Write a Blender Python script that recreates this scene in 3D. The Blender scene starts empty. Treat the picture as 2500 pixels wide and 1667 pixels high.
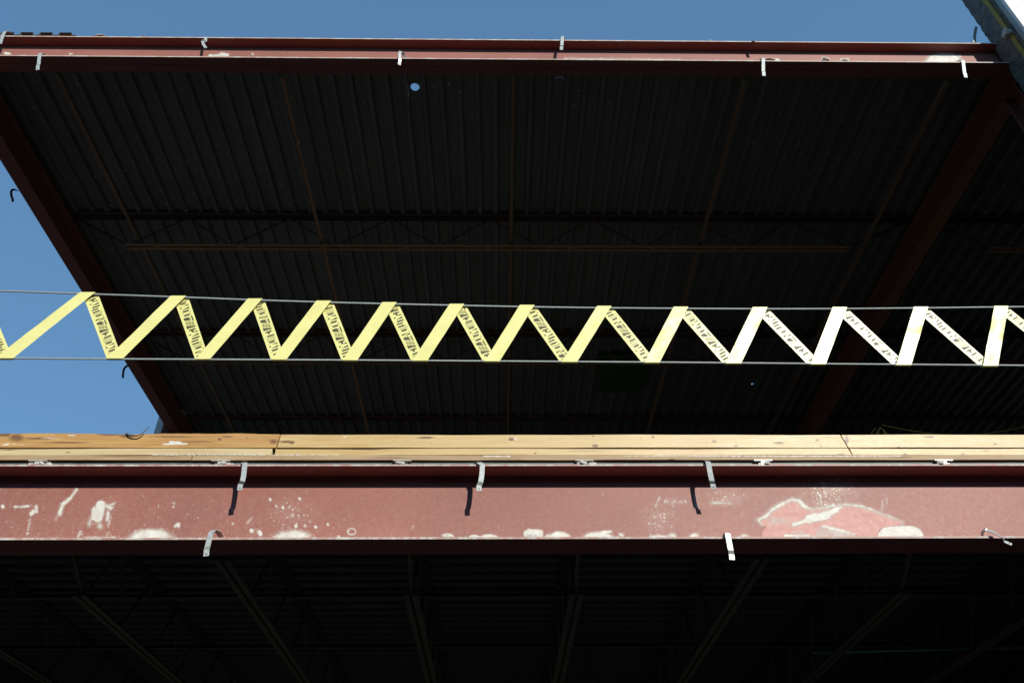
import bpy, bmesh, math, random
import numpy as np
from mathutils import Vector, Matrix, noise

random.seed(7); rng = np.random.default_rng(7)
S = bpy.context.scene
COL = S.collection
R = math.radians
# ------------------------------------------------------------------ camera
F_PX, CX, CY = 1944.0, 1250.0, 833.5
PITCH, YAW, ROLL = R(38.023), R(1.0892), R(-0.5683)
fw = Vector((math.sin(YAW)*math.cos(PITCH), math.cos(YAW)*math.cos(PITCH), math.sin(PITCH)))
rt0 = Vector((math.cos(YAW), -math.sin(YAW), 0)); up0 = rt0.cross(fw)
rt = rt0*math.cos(ROLL)+up0*math.sin(ROLL); up = -rt0*math.sin(ROLL)+up0*math.cos(ROLL)
cam = bpy.data.cameras.new('camera'); camo = bpy.data.objects.new('camera', cam); COL.objects.link(camo)
cam.sensor_width = 36; cam.lens = 36*F_PX/2500; cam.clip_end = 2000; cam.clip_start = 0.02
camo.matrix_world = Matrix((( rt.x, up.x, -fw.x, 0), (rt.y, up.y, -fw.y, 0), (rt.z, up.z, -fw.z, 0), (0, 0, 0, 1)))
S.camera = camo

def W(px, py, X=None, Y=None, Z=None):
    d = fw*F_PX + rt*(px-CX) - up*(py-CY)
    for i, v in enumerate((X, Y, Z)):
        if v is not None: return d*(v/d[i])

def PJ(P):          # numpy (n,3) -> pixel coordinates
    a = np.array(rt); b = np.array(up); c = np.array(fw)
    w = P@c
    return CX+F_PX*(P@a)/w, CY-F_PX*(P@b)/w

# ------------------------------------------------------------------ materials
MATS = {}
class NT:
    def __init__(s, name):
        s.m = bpy.data.materials.new(name); s.m.use_nodes = True
        s.t = s.m.node_tree; s.t.nodes.clear()
        s.out = s.n('ShaderNodeOutputMaterial'); s.b = s.n('ShaderNodeBsdfPrincipled')
        s.l(s.b.outputs[0], s.out.inputs['Surface'])
        s.tc = s.n('ShaderNodeTexCoord').outputs['Object']
        MATS[name] = s.m
    def n(s, ty, **k):
        x = s.t.nodes.new(ty)
        for a, v in k.items(): setattr(x, a, v)
        return x
    def l(s, a, b): s.t.links.new(a, b)
    def put(s, sock, v):
        if hasattr(v, 'links') or isinstance(v, bpy.types.NodeSocket): s.l(v, sock)
        else: sock.default_value = (tuple(v)+(1,) if isinstance(v, (tuple, list)) and len(v) == 3 and sock.type == 'RGBA' else v)
    def vec(s, sc=(1, 1, 1), co=None):
        m = s.n('ShaderNodeMapping'); s.l(co or s.tc, m.inputs[0]); m.inputs['Scale'].default_value = sc; return m.outputs[0]
    def noise(s, scale, detail=4, rough=.55, co=None, dist=0):
        x = s.n('ShaderNodeTexNoise'); s.l(co or s.tc, x.inputs['Vector'])
        x.inputs['Scale'].default_value = scale; x.inputs['Detail'].default_value = detail
        x.inputs['Roughness'].default_value = rough; x.inputs['Distortion'].default_value = dist
        return x.outputs['Fac']
    def vor(s, scale, co=None, out='Distance'):
        x = s.n('ShaderNodeTexVoronoi'); s.l(co or s.tc, x.inputs['Vector']); x.inputs['Scale'].default_value = scale
        return x.outputs[out]
    def math(s, op, a, b=0.0, c=None, clamp=False):
        x = s.n('ShaderNodeMath', operation=op, use_clamp=clamp); s.put(x.inputs[0], a); s.put(x.inputs[1], b)
        if c is not None: s.put(x.inputs[2], c)
        return x.outputs[0]
    def rmp(s, v, a, b, lo=0., hi=1.):
        x = s.n('ShaderNodeMapRange'); s.put(x.inputs[0], v)
        for i, q in enumerate((a, b, lo, hi)): x.inputs[i+1].default_value = q
        return x.outputs[0]
    def mix(s, f, a, b):
        x = s.n('ShaderNodeMix', data_type='RGBA'); s.put(x.inputs[0], f); s.put(x.inputs[6], a); s.put(x.inputs[7], b); return x.outputs[2]
    def attr(s, name):
        x = s.n('ShaderNodeAttribute', attribute_name=name); return x.outputs['Fac']
    def bump(s, h, strength=.3, dist=.002):
        x = s.n('ShaderNodeBump'); x.inputs['Strength'].default_value = strength; x.inputs['Distance'].default_value = dist
        s.put(x.inputs['Height'], h); s.l(x.outputs[0], s.b.inputs['Normal'])
    def fin(s, col, rough=.6, metal=0., spec=.5):
        s.put(s.b.inputs['Base Color'], col); s.put(s.b.inputs['Roughness'], rough)
        s.put(s.b.inputs['Metallic'], metal); s.b.inputs['Specular IOR Level'].default_value = spec
        return s.m

def steel(name, base=(.292, .106, .080), extra_white=0., rough=.5, speck=0., dark=(.205, .076, .060)):
    t = NT(name)
    n1 = t.noise(1.3, 5); n2 = t.noise(40, 6, .7); n3 = t.noise(260, 3, .7)
    c = t.mix(t.rmp(n1, .3, .7), dark, base)
    c = t.mix(t.math('MULTIPLY', t.rmp(n2, .35, .75), .45), c, (base[0]*1.12, base[1]*1.2, base[2]*1.2))
    gr = t.noise(2.6, 8, .7, t.vec((1, 1, 2.2)))
    c = t.mix(t.math('MULTIPLY', t.rmp(gr, .48, .72), .45), c, (base[0]*.78, base[1]*.92, base[2]*.98))
    # long vertical/horizontal scuffs
    sc = t.noise(1., 6, .65, t.vec((5, 5, 70)))
    c = t.mix(t.math('MULTIPLY', t.rmp(sc, .62, .8), .25), c, (.42, .26, .22))
    # pink underlayer
    ed = t.math('ADD', t.attr('pink'), t.math('MULTIPLY', t.math('SUBTRACT', n2, .5), .5))
    pk = t.mix(t.rmp(t.noise(25, 4), .4, .7), (.43, .185, .16), (.50, .26, .225))
    c = t.mix(t.rmp(ed, .45, .55), c, pk)
    c = t.mix(t.math('MULTIPLY', t.attr('chalk'), .55), c, (.50, .15, .10))
    # sparse dots everywhere + dense ones where the attribute says
    d1 = t.vor(55); pick = t.vor(55, out='Color')
    sepc = t.n('ShaderNodeSeparateColor'); t.l(pick, sepc.inputs[0])
    thr = t.math('ADD', t.math('MULTIPLY', t.attr('speck'), .46), speck)
    on = t.math('LESS_THAN', d1, t.math('MULTIPLY', thr, sepc.outputs[0]))
    d2 = t.vor(170); p2 = t.vor(170, out='Color'); s2 = t.n('ShaderNodeSeparateColor'); t.l(p2, s2.inputs[0])
    on2 = t.math('LESS_THAN', d2, t.math('MULTIPLY', t.math('MULTIPLY', thr, 1.2), s2.outputs[1]))
    on = t.math('MAXIMUM', on, on2)
    c = t.mix(on, c, (.48, .44, .35))
    hz = t.math('MULTIPLY', t.attr('speck'), t.rmp(t.noise(34, 9, .8), .4, .75))
    c = t.mix(t.math('MULTIPLY', hz, .55, clamp=True), c, (.46, .40, .34))
    wa = t.math('ADD', t.attr('white'), t.math('MULTIPLY', t.math('SUBTRACT', t.noise(14, 3, .6), .5), .7))
    w = t.math('ADD', t.math('MULTIPLY', wa, t.rmp(t.attr('white'), .0, .15)), t.math('MULTIPLY', t.math('SUBTRACT', t.noise(45, 9, .85), .5), 1.5))
    w = t.math('ADD', w, t.math('MULTIPLY', t.math('SUBTRACT', t.noise(300, 3, .8), .5), 1.3))
    if extra_white:
        w = t.math('ADD', w, t.rmp(t.noise(9, 8, .75, t.vec((1, 1, 1))), .35, .65, 0, extra_white))
    c = t.mix(t.math('MULTIPLY', t.rmp(w, .12, .6), .40), c, (.50, .46, .40))
    wm = t.rmp(w, .50, .86)
    wc = t.mix(t.rmp(t.noise(18, 5, .6), .35, .65), (.62, .64, .57), (.50, .47, .42))
    c = t.mix(wm, c, wc)
    t.bump(t.math('ADD', t.math('MULTIPLY', wm, .8), t.math('MULTIPLY', n2, .25)), .45, .003)
    return t.fin(c, t.rmp(n2, .2, .8, rough-.03, rough+.12), 0, .35)

steel('steel_primer')
steel('steel_edge', base=(.36, .18, .155), extra_white=1.05, dark=(.30, .13, .105))
steel('steel_edge_pale', base=(.42, .28, .21), extra_white=1.05, dark=(.33, .19, .14))
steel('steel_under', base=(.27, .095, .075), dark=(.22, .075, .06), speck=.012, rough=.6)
steel('steel_rusty', base=(.34, .13, .07), dark=(.22, .08, .045), speck=.2, rough=.7)
steel('steel_brown', base=(.27, .16, .09), dark=(.17, .10, .06), speck=.02, rough=.75)
steel('steel_joist', base=(.15, .085, .06), dark=(.10, .055, .04), speck=.02, rough=.7)
steel('steel_specked', base=(.40, .20, .095), dark=(.24, .12, .06), speck=.24, rough=.7)
steel('joist_grey', base=(.145, .125, .09), dark=(.095, .08, .06), speck=.02, rough=.7)

def deck_mat(name, base, k=1.):
    t = NT(name)
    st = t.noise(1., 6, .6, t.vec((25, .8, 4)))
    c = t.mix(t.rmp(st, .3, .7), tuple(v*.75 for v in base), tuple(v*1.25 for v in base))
    # seam-to-seam tone change of the 0.9 m sheets
    sep = t.n('ShaderNodeSeparateXYZ'); t.l(t.tc, sep.inputs[0])
    sh = t.math('FLOOR', t.math('MULTIPLY', sep.outputs[0], 1.09))
    wn = t.n('ShaderNodeTexWhiteNoise', noise_dimensions='1D'); t.l(sh, wn.inputs['W'])
    c = t.mix(t.math('MULTIPLY', wn.outputs['Value'], .25), c, tuple(v*.6 for v in base))
    d = t.vor(26); p = t.vor(26, out='Color'); s2 = t.n('ShaderNodeSeparateColor'); t.l(p, s2.inputs[0])
    dens = t.rmp(t.noise(.8, 3), .35, .7, .4, 1)
    on = t.math('LESS_THAN', d, t.math('MULTIPLY', t.math('MULTIPLY', t.math('POWER', s2.outputs[0], 4), .24*k), dens))
    c = t.mix(on, c, (.95, .9, .8))
    rl = t.rmp(t.noise(2, 5, .65), .6, .75)
    c = t.mix(t.math('MULTIPLY', rl, .35), c, (.10, .055, .03))
    return t.fin(c, t.rmp(st, .3, .7, .5, .7), 0., .3)
deck_mat('deck_galvanised', (.155, .155, .14))
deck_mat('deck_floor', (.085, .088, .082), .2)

def wood(name, a, b, knot=(.17, .08, .03), rough=.5):
    t = NT(name)
    co = t.vec((1.2, 18, 38))
    g = t.noise(2.2, 6, .6, co, .6); g2 = t.noise(1, 3, .5, t.vec((2, 3, 8)))
    fine = t.noise(9, 4, .6, t.vec((2, 40, 90)))
    c = t.mix(t.rmp(g, .3, .7), a, b)
    c = t.mix(t.math('MULTIPLY', t.rmp(fine, .45, .75), .55), c, tuple(v*.72 for v in a))
    c = t.mix(t.math('MULTIPLY', t.rmp(g2, .5, .75), .4), c, (a[0]*.85, a[1]*.72, a[2]*.55))
    k = t.math('ADD', t.attr('knot'), t.math('MULTIPLY', t.math('SUBTRACT', t.noise(70, 4, .6), .5), .5))
    c = t.mix(t.rmp(k, .35, .7), c, knot)
    w = t.math('ADD', t.attr('white'), t.math('MULTIPLY', t.math('SUBTRACT', t.noise(55, 7, .8), .5), 1.))
    c = t.mix(t.rmp(w, .48, .6), c, (.58, .57, .52))
    t.bump(t.math('ADD', g, fine), .35, .0015)
    return t.fin(c, t.rmp(g, .3, .7, rough-.05, rough+.1), 0, .5)
wood('wood_pale', (.45, .30, .115), (.57, .435, .195), rough=.42)
wood('wood_orange', (.36, .18, .05), (.52, .325, .11), rough=.5)
wood('wood_cream', (.48, .37, .19), (.58, .47, .27), rough=.45)
wood('wood_base', (.28, .18, .095), (.44, .32, .18), rough=.65)

def simple(name, base, rough=.6, metal=0., var=.25, scale=20, bump=.2, spec=.5, bd=.002):
    t = NT(name); n = t.noise(scale, 6, .65); n1 = t.noise(scale*.12, 4)
    c = t.mix(t.rmp(n, .3, .7), tuple(v*(1-var) for v in base), tuple(min(1, v*(1+var)) for v in base))
    c = t.mix(t.math('MULTIPLY', t.rmp(n1, .4, .7), var), c, tuple(v*.6 for v in base))
    if bump: t.bump(n, bump, bd)
    return t.fin(c, t.rmp(n, .3, .7, max(.05, rough-.08), rough+.08), metal, spec)
simple('galvanised', (.42, .45, .43), .38, .25, .12, 60, .1)
simple('galvanised_old', (.30, .30, .28), .5, .3, .3, 60, .2)
simple('dark_strap', (.06, .05, .05), .6, .2, .3, 60, .2)
simple('wire_steel', (.36, .40, .39), .42, .3, .15, 90, .05)
simple('mortar', (.46, .455, .41), .9, 0, .2, 80, .8, .2, .004)
simple('mortar_fine', (.50, .49, .44), .9, 0, .15, 80, 0, .2)
simple('edge_angle', (.09, .11, .10), .6, .2, .45, 12, .2)
simple('concrete_grey', (.125, .115, .095), .85, 0, .6, 14, .5, .3, .006)
simple('slab_concrete', (.07, .068, .062), .95, 0, .2, 3, .3, .2)
simple('asphalt', (.045, .045, .045), .95, 0, .2, 3, .3, .2)
simple('dark_wall', (.05, .05, .05), .9, 0, .2, 3, .2, .2)
simple('wall_white', (.66, .68, .65), .7, 0, .03, 8, .1, .3)
simple('board_mint', (.26, .33, .31), .6, 0, .1, 20, .1)
simple('foam_yellow', (.34, .25, .06), .8, 0, .4, 40, .8, .3, .006)
simple('rope_yellow', (.55, .42, .08), .7, 0, .2, 60, .2)
simple('green_plastic', (.035, .09, .025), .6, 0, .3, 10, .2)
simple('teal_pipe', (.16, .36, .33), .35, 0, .15, 20, .05)
def tape_mat():
    t = NT('tape_yellow')
    n = t.noise(7, 4, .5, t.vec((1, 1, 1))); n2 = t.noise(2, 4, .6, t.vec((6, 6, 30)))
    c = t.mix(t.rmp(n, .3, .7), (.73, .70, .26), (.79, .76, .30))
    t.bump(t.math('ADD', n, t.math('MULTIPLY', n2, .6)), .30, .012)
    m = t.fin(c, .33, 0, .6)
    # thin plastic lets some light through
    tr = t.n('ShaderNodeBsdfTranslucent'); tr.inputs[0].default_value = (.80, .66, .08, 1)
    mx = t.n('ShaderNodeMixShader'); mx.inputs[0].default_value = .10
    t.l(t.b.outputs[0], mx.inputs[1]); t.l(tr.outputs[0], mx.inputs[2]); t.l(mx.outputs[0], t.out.inputs['Surface'])
tape_mat()
t = NT('tape_ink'); n = t.noise(30, 4)
t.bump(t.noise(9, 4), .3, .012); t.fin(t.mix(t.rmp(n, .3, .7), (.050, .048, .018), (.080, .076, .030)), .55, 0, .4)
M = MATS

# ------------------------------------------------------------------ mesh helpers
def link(name, me, mats, parent=None):
    o = bpy.data.objects.new(name, me); COL.objects.link(o)
    for m in (mats if isinstance(mats, (list, tuple)) else [mats]): me.materials.append(M[m])
    if parent is not None: o.parent = parent
    return o
def thing(name, label, cat, loc=(0, 0, 0), group=None):
    o = bpy.data.objects.new(name, None); COL.objects.link(o); o.location = loc; o.empty_display_size = .1
    return tag(o, label, cat, group)
def tag(o, label, cat=None, group=None, kind=None):
    if label: o['label'] = label
    if cat: o['category'] = cat
    if group: o['group'] = group
    if kind: o['kind'] = kind
    return o
class MB:
    def __init__(s): s.v = []; s.f = []; s.mi = []
    def box(s, x0, x1, y0, y1, z0, z1, mi=0, front=None):
        b = len(s.v)
        s.v += [(x, y, z) for z in (z0, z1) for y in (y0, y1) for x in (x0, x1)]
        fs = [(0, 2, 3, 1), (4, 5, 7, 6), (0, 1, 5, 4), (2, 6, 7, 3), (0, 4, 6, 2), (1, 3, 7, 5)]
        for i, q in enumerate(fs):
            s.f.append([b+k for k in q]); s.mi.append(front if (front is not None and i == 2) else mi)
    def bar(s, a, b, w, h=None, mi=0):
        a = Vector(a); b = Vector(b); h = h or w; d = (b-a).normalized()
        u = d.cross(Vector((0, 0, 1)));
        if u.length < .01: u = Vector((1, 0, 0))
        u.normalize(); v = u.cross(d); k = len(s.v)
        for p in (a, b):
            for i, j in ((-1, -1), (1, -1), (1, 1), (-1, 1)): s.v.append(tuple(p+u*i*w/2+v*j*h/2))
        for q in ((0, 1, 2, 3), (7, 6, 5, 4), (0, 4, 5, 1), (1, 5, 6, 2), (2, 6, 7, 3), (3, 7, 4, 0)):
            s.f.append([k+i for i in q]); s.mi.append(mi)
    def tube(s, pts, r, n=8, mi=0, ph=0.):
        pts = [Vector(p) for p in pts]; k = len(s.v); m = len(pts)
        for i, p in enumerate(pts):
            d = (pts[min(i+1, m-1)]-pts[max(i-1, 0)]).normalized()
            u = d.cross(Vector((0, 1, .01))).normalized(); v = u.cross(d)
            for j in range(n):
                a = 2*math.pi*j/n+ph; s.v.append(tuple(p+u*math.cos(a)*r+v*math.sin(a)*r))
        for i in range(m-1):
            for j in range(n):
                s.f.append([k+i*n+j, k+i*n+(j+1) % n, k+(i+1)*n+(j+1) % n, k+(i+1)*n+j]); s.mi.append(mi)
        s.f.append([k+j for j in range(n)][::-1]); s.mi.append(mi)
        s.f.append([k+(m-1)*n+j for j in range(n)]); s.mi.append(mi)
    def ribbon(s, pts, dirs, w, th, mi=0):
        """strap following pts, wide along dirs, with thickness"""
        pts = [Vector(p) for p in pts]; k = len(s.v); m = len(pts)
        for i, p in enumerate(pts):
            d = (pts[min(i+1, m-1)]-pts[max(i-1, 0)]).normalized()
            wd = Vector(dirs[i] if isinstance(dirs, list) else dirs); wd = (wd-d*wd.dot(d)).normalized(); nn = wd.cross(d)
            for a, b in ((-1, -1), (1, -1), (1, 1), (-1, 1)): s.v.append(tuple(p+wd*a*w/2+nn*b*th/2))
        for i in range(m-1):
            for j in range(4):
                s.f.append([k+i*4+j, k+i*4+(j+1) % 4, k+(i+1)*4+(j+1) % 4, k+(i+1)*4+j]); s.mi.append(mi)
        s.f.append([k+3, k+2, k+1, k]); s.f.append([k+(m-1)*4+j for j in range(4)]); s.mi += [mi, mi]
    def build(s, name, mats, parent=None, bevel=0, origin=None, smooth=False):
        me = bpy.data.meshes.new(name)
        vs = s.v if origin is None else [(a-origin[0], b-origin[1], c-origin[2]) for a, b, c in s.v]
        me.from_pydata(vs, [], s.f); me.polygons.foreach_set('material_index', s.mi)
        bm = bmesh.new(); bm.from_mesh(me); bmesh.ops.recalc_face_normals(bm, faces=bm.faces)
        if bevel: bmesh.ops.bevel(bm, geom=bm.edges, offset=bevel, segments=2, affect='EDGES', clamp_overlap=True)
        bm.to_mesh(me); bm.free()
        if smooth: me.polygons.foreach_set('use_smooth', [True]*len(me.polygons))
        o = link(name, me, mats, parent)
        if origin is not None and parent is None: o.location = origin
        return o

# stain masks measured in photograph pixels, stored on the surface's own vertices
def cap(x, y, x1, y1, x2, y2, r, soft=3.):
    dx, dy = x2-x1, y2-y1; L = dx*dx+dy*dy+1e-9
    t = np.clip(((x-x1)*dx+(y-y1)*dy)/L, 0, 1)
    d = np.hypot(x-x1-t*dx, y-y1-t*dy)
    return np.clip(.5+(r-d)/(2*soft), 0, 1)
def ell(x, y, cx, cy, rx, ry, soft=.25):
    return np.clip(.5+(1-np.hypot((x-cx)/rx, (y-cy)/ry))/(2*soft), 0, 1)
def poly(x, y, pts, soft=4.):
    n = len(pts); ins = np.zeros(x.shape, bool); dm = np.full(x.shape, 1e9)
    for i in range(n):
        x1, y1 = pts[i]; x2, y2 = pts[(i+1) % n]
        c = ((y1 > y) != (y2 > y)) & (x < (x2-x1)*(y-y1)/((y2-y1) or 1e-9)+x1); ins ^= c
        dx, dy = x2-x1, y2-y1; t = np.clip(((x-x1)*dx+(y-y1)*dy)/(dx*dx+dy*dy+1e-9), 0, 1)
        dm = np.minimum(dm, np.hypot(x-x1-t*dx, y-y1-t*dy))
    return np.clip(.5+np.where(ins, dm, -dm)/(2*soft), 0, 1)

def grid_face(name, x0, x1, y, z0, z1, step, mat, parent, thick, masks, ztop=None, zbot=None, origin=(0, 0, 0), yfun=None, faceshape=None):
    """a plate: dense front face (carrying the stain masks) + closed back and sides"""
    nx = max(2, int((x1-x0)/step)+1); nz = max(2, int((z1-z0)/step)+1)
    xs = np.linspace(x0, x1, nx); u = np.linspace(0, 1, nz)
    X, U = np.meshgrid(xs, u); zt = np.full(nx, z1) if ztop is None else ztop(xs); zb = np.full(nx, z0) if zbot is None else zbot(xs)
    Z = zb[None, :]*(1-U)+zt[None, :]*U
    Yv = np.full_like(X, y) if yfun is None else y+yfun(X, Z)
    if faceshape is not None: X = X+faceshape(X, Z)
    P = np.stack([X.ravel(), Yv.ravel(), Z.ravel()], 1)
    nv = len(P)
    idx = np.arange(nv).reshape(nz, nx)
    q = np.stack([idx[:-1, :-1].ravel(), idx[:-1, 1:].ravel(), idx[1:, 1:].ravel(), idx[1:, :-1].ravel()], 1).tolist()
    # back rows
    bt = P[idx[-1]].copy(); bt[:, 1] = y+thick; bb = P[idx[0]].copy(); bb[:, 1] = y+thick
    allv = np.concatenate([P, bt, bb]); it = nv+np.arange(nx); ib = nv+nx+np.arange(nx)
    for i in range(nx-1):
        q.append([int(idx[-1, i]), int(idx[-1, i+1]), int(it[i+1]), int(it[i])])
        q.append([int(ib[i]), int(ib[i+1]), int(idx[0, i+1]), int(idx[0, i])])
        q.append([int(it[i]), int(it[i+1]), int(ib[i+1]), int(ib[i])])
    q.append([int(k) for k in idx[:, 0][::-1]][::-1]+[int(it[0]), int(ib[0])])
    q.append([int(k) for k in idx[:, -1]][::-1]+[int(ib[-1]), int(it[-1])])
    me = bpy.data.meshes.new(name); me.from_pydata((allv-np.array(origin)).tolist(), [], q)
    px, py = PJ(P)
    for an, fn in masks.items():
        v = np.zeros(len(allv)); v[:nv] = fn(px, py)
        a = me.attributes.new(an, 'FLOAT', 'POINT'); a.data.foreach_set('value', v.astype(np.float32))
    o = link(name, me, mat, parent)
    if parent is None: o.location = origin
    return o

# ------------------------------------------------------------------ ground
mb = MB(); mb.v = [(-300, -300, -1.6), (300, -300, -1.6), (300, 300, -1.6), (-300, 300, -1.6)]; mb.f = [[0, 1, 2, 3]]; mb.mi = [0]
tag(mb.build('ground', 'asphalt'), 'dark asphalt ground below the building', None, kind='structure')

mb = MB(); mb.box(-40, 45, -22, -9.5, -1.6, 5.9); mb.box(-40.1, 45.1, -9.5, -9.35, 5.7, 6.1)  # added unseen block that cuts sky and ground light from behind the camera
for i in range(20):
    for z in (-.6, 2.6): mb.box(-38+i*4.1, -36.6+i*4.1, -9.5, -9.42, z, z+1.9)
tag(mb.build('added_sky_blocker', 'dark_wall', None), 'added dark building, unseen behind the camera, blocking sky and ground light', 'building', kind='structure')
# ------------------------------------------------------------------ steel beams
LZ0, LZ1 = 1.790, 2.242       # floor beam
UZ0, UZ1 = 6.282, 6.600       # roof beam
ZD = 6.653                    # underside of roof deck

def m_white_low(x, y):
    A = lambda cx, cy: (cx/5.6, 1180+cy/5.6)
    B = lambda cx, cy: (1820+cx/4.9, 1130+cy/4.9)
    v = np.zeros_like(x)
    def c(*a, **k): nonlocal v; v = np.maximum(v, cap(x, y, *a, **k))
    def e(*a, **k): nonlocal v; v = np.maximum(v, ell(x, y, *a, **k))
    c(36, 1236.5, 52, 1237, 2.6); c(52, 1237, 70, 1234.5, 2.6); c(76, 1254, 82, 1248, 5); c(88, 1237, 89, 1249, 4.5); c(74, 1266, 68, 1292, 1.8, soft=4); c(68, 1301, 66, 1302, 2.5)
    c(187, 1194, 170, 1218, 3.6); c(168, 1218, 152, 1232, 5); c(152, 1232, 145, 1254, 5.5, soft=5); c(145, 1254, 136, 1266, 2, soft=6)
    c(246, 1234, 238, 1262, 13, soft=3.5); c(232, 1245, 230, 1262, 9, soft=3.5); c(262, 1236, 270, 1240, 6); c(268, 1232, 278, 1229, 2.5); c(264, 1250, 262, 1268, 5, soft=5); c(270, 1260, 264, 1284, 2, soft=5)
    c(240, 1270, 245, 1285, 5, soft=9); c(246, 1285, 244, 1287, 3); c(222, 1262, 218, 1280, 2, soft=8)
    e(368, 1318, 58, 28, soft=.26); c(196, 1297, 189, 1314, 2.5, soft=4); e(714, 1319, 50, 26, soft=.3)
    c(210, 1312, 280, 1312, 2, soft=5); c(265, 1300, 260, 1306, 2, soft=4)
    for a in ((614, 1295, 5), (635, 1302, 5), (633, 1298, 4), (690, 1238, 3), (731, 1217, 3), (674, 1235, 2.5), (714, 1257, 2.6), (722, 1284, 4), (744, 1283, 3), (770, 1286, 3.5), (800, 1280, 3), (434, 1282, 4.2), (425, 1228, 2), (423, 1237, 2), (568, 1278, 2), (6, 1236, 4), (826, 1310, 3), (659, 1219, 3)):
        c(a[0], a[1]-1, a[0]+1, a[1]+1, a[2], soft=2.5)
    c(604, 1276, 616, 1262, 2, soft=4); c(428, 1284, 436, 1278, 3.5)
    v = np.maximum(v, np.clip(1.4-np.abs(np.hypot((x-858.6)/1., (y-1297)/.8)-9.5)/2.4, 0, 1)*.85)
    e(1092, 1309, 15, 8, soft=.3); e(1158, 1310, 14, 5, soft=.3); e(1194, 1316, 26, 13, soft=.15)
    v = np.maximum(v, poly(x, y, [(1278, 1296), (1290, 1290), (1312, 1291), (1326, 1294), (1327, 1316), (1278, 1316)], 2.5))
    e(1365, 1318, 30, 22, soft=.2); e(1340, 1318, 14, 16, soft=.2); e(1460, 1319, 44, 22, soft=.2); c(1425, 1312, 1505, 1312, 3); c(1470, 1299, 1492, 1297, 4); c(1514, 1304, 1518, 1306, 4, soft=4)
    e(1612, 1320, 42, 15, soft=.2); e(1640, 1312, 12, 12, soft=.4)
    c(1610, 1213, 1600, 1235, 1.8, soft=2)
    for a in (1622, 1628, 1640, 1646, 1658, 1663, 1672): c(a, 1224+random.uniform(-3, 3), a+2, 1226, 1.6, soft=1.8)
    c(1696, 1208, 1700, 1237, 2.2, soft=3.5); c(1736, 1227, 1783, 1228, 2.6, soft=5); e(1695, 1314, 14, 14, soft=.3); e(1818, 1312, 13, 10, soft=.4)
    pts = [(160, 680), (240, 640), (330, 548), (460, 478), (560, 432), (640, 448), (700, 510), (780, 550), (880, 545), (1000, 520), (1180, 492), (1400, 520), (1520, 560), (1620, 600), (1760, 655), (1880, 700), (1885, 740)]
    rad = [4.5, 4.5, 6, 5, 5, 5.5, 4, 3, 3, 3.5, 4, 3.5, 3.5, 3, 2, 2.5]
    for p, q_, r in zip(pts, pts[1:], rad): c(*B(*p), *B(*q_), r*1.1, soft=5)
    c(*B(160, 690), *B(200, 745), 3)
    c(*B(580, 735), *B(760, 680), 6, soft=4); c(*B(760, 670), *B(980, 620), 12, soft=4); c(*B(980, 620), *B(1080, 560), 8, soft=4)
    c(*B(1080, 545), *B(1150, 530), 4); c(*B(930, 755), *B(1170, 812), 4.5); c(*B(1170, 812), *B(1300, 850), 3, soft=4)
    v = np.maximum(v, poly(x, y, [B(1580, 900), B(1585, 830), B(1650, 770), B(1800, 745), B(2000, 750), B(2090, 790), B(2130, 850), B(2138, 900)], 2.5))
    v = np.maximum(v, poly(x, y, [B(840, 900), B(845, 800), B(900, 755), B(1100, 790), B(1290, 850), B(1320, 900)], 2)*.62)
    c(*B(480, 870), *B(760, 868), 4.5, soft=3); c(*B(560, 830), *B(700, 820), 2, soft=4)
    c(*B(340, 690), *B(500, 680), 5, soft=14); c(*B(860, 350), *B(900, 400), 2.6, soft=2.2); c(*B(900, 400), *B(915, 520), 1.3, soft=1.6)
    c(*B(1050, 490), *B(1055, 500), 2.5, soft=2); c(*B(1120, 400), *B(1140, 480), .9, soft=1.6); c(*B(1640, 450), *B(1635, 550), 1.6, soft=3); c(*B(1690, 430), *B(1690, 480), 1.6, soft=3)
    rs = random.Random(11)
    for _ in range(170):
        cx_ = rs.choice((rs.uniform(0, 1000), rs.uniform(0, 2500), rs.gauss(250, 130), rs.gauss(700, 90))); cy_ = 1312-abs(rs.gauss(0, 55))
        if cy_ < 1150: continue
        a_ = rs.uniform(.9, 2.2); l_ = rs.choice((2, 4, 8, 14))*rs.random()
        c(cx_, cy_, cx_+l_*math.cos(a_), cy_+l_*math.sin(a_), rs.uniform(-.2, .9), soft=1.6)
    v = np.maximum(v, np.clip(1-(1315-y)/7, 0, 1)*.38)
    return v
def m_speck_low(x, y):
    v = .20+.10*np.clip((1250-x)/1250, 0, 1)+.12*np.clip((y-1240)/70, 0, 1)
    for a in ((270, 1240, 60, 60, .5), (380, 1260, 120, 60, .28), (710, 1255, 90, 60, .75), (250, 1300, 140, 30, .45), (1100, 1290, 300, 40, .2), (1610, 1270, 60, 60, .9), (1780, 1215, 60, 30, .9), (1640, 1225, 50, 16, .8), (2030, 1185, 95, 60, 1.15), (2010, 1230, 60, 30, 1.), (2010, 1215, 170, 90, .35), (2040, 1290, 200, 40, .3), (2400, 1280, 150, 60, .15), (60, 1240, 90, 70, .35)):
        v = np.maximum(v, a[4]*np.clip(1.2-np.hypot((x-a[0])/a[2], (y-a[1])/a[3]), 0, 1))
    return v
def m_pink(x, y):
    B = lambda cx, cy: (1820+cx/4.9, 1130+cy/4.9)
    return poly(x, y, [B(*p) for p in ((180, 700), (240, 640), (400, 520), (560, 430), (640, 450), (720, 520), (820, 550), (1000, 520), (1180, 490), (1400, 520), (1600, 590), (1880, 690), (1870, 730), (1640, 770), (1590, 800), (1580, 920), (200, 920), (200, 820), (260, 760), (190, 740))], 2)
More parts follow.
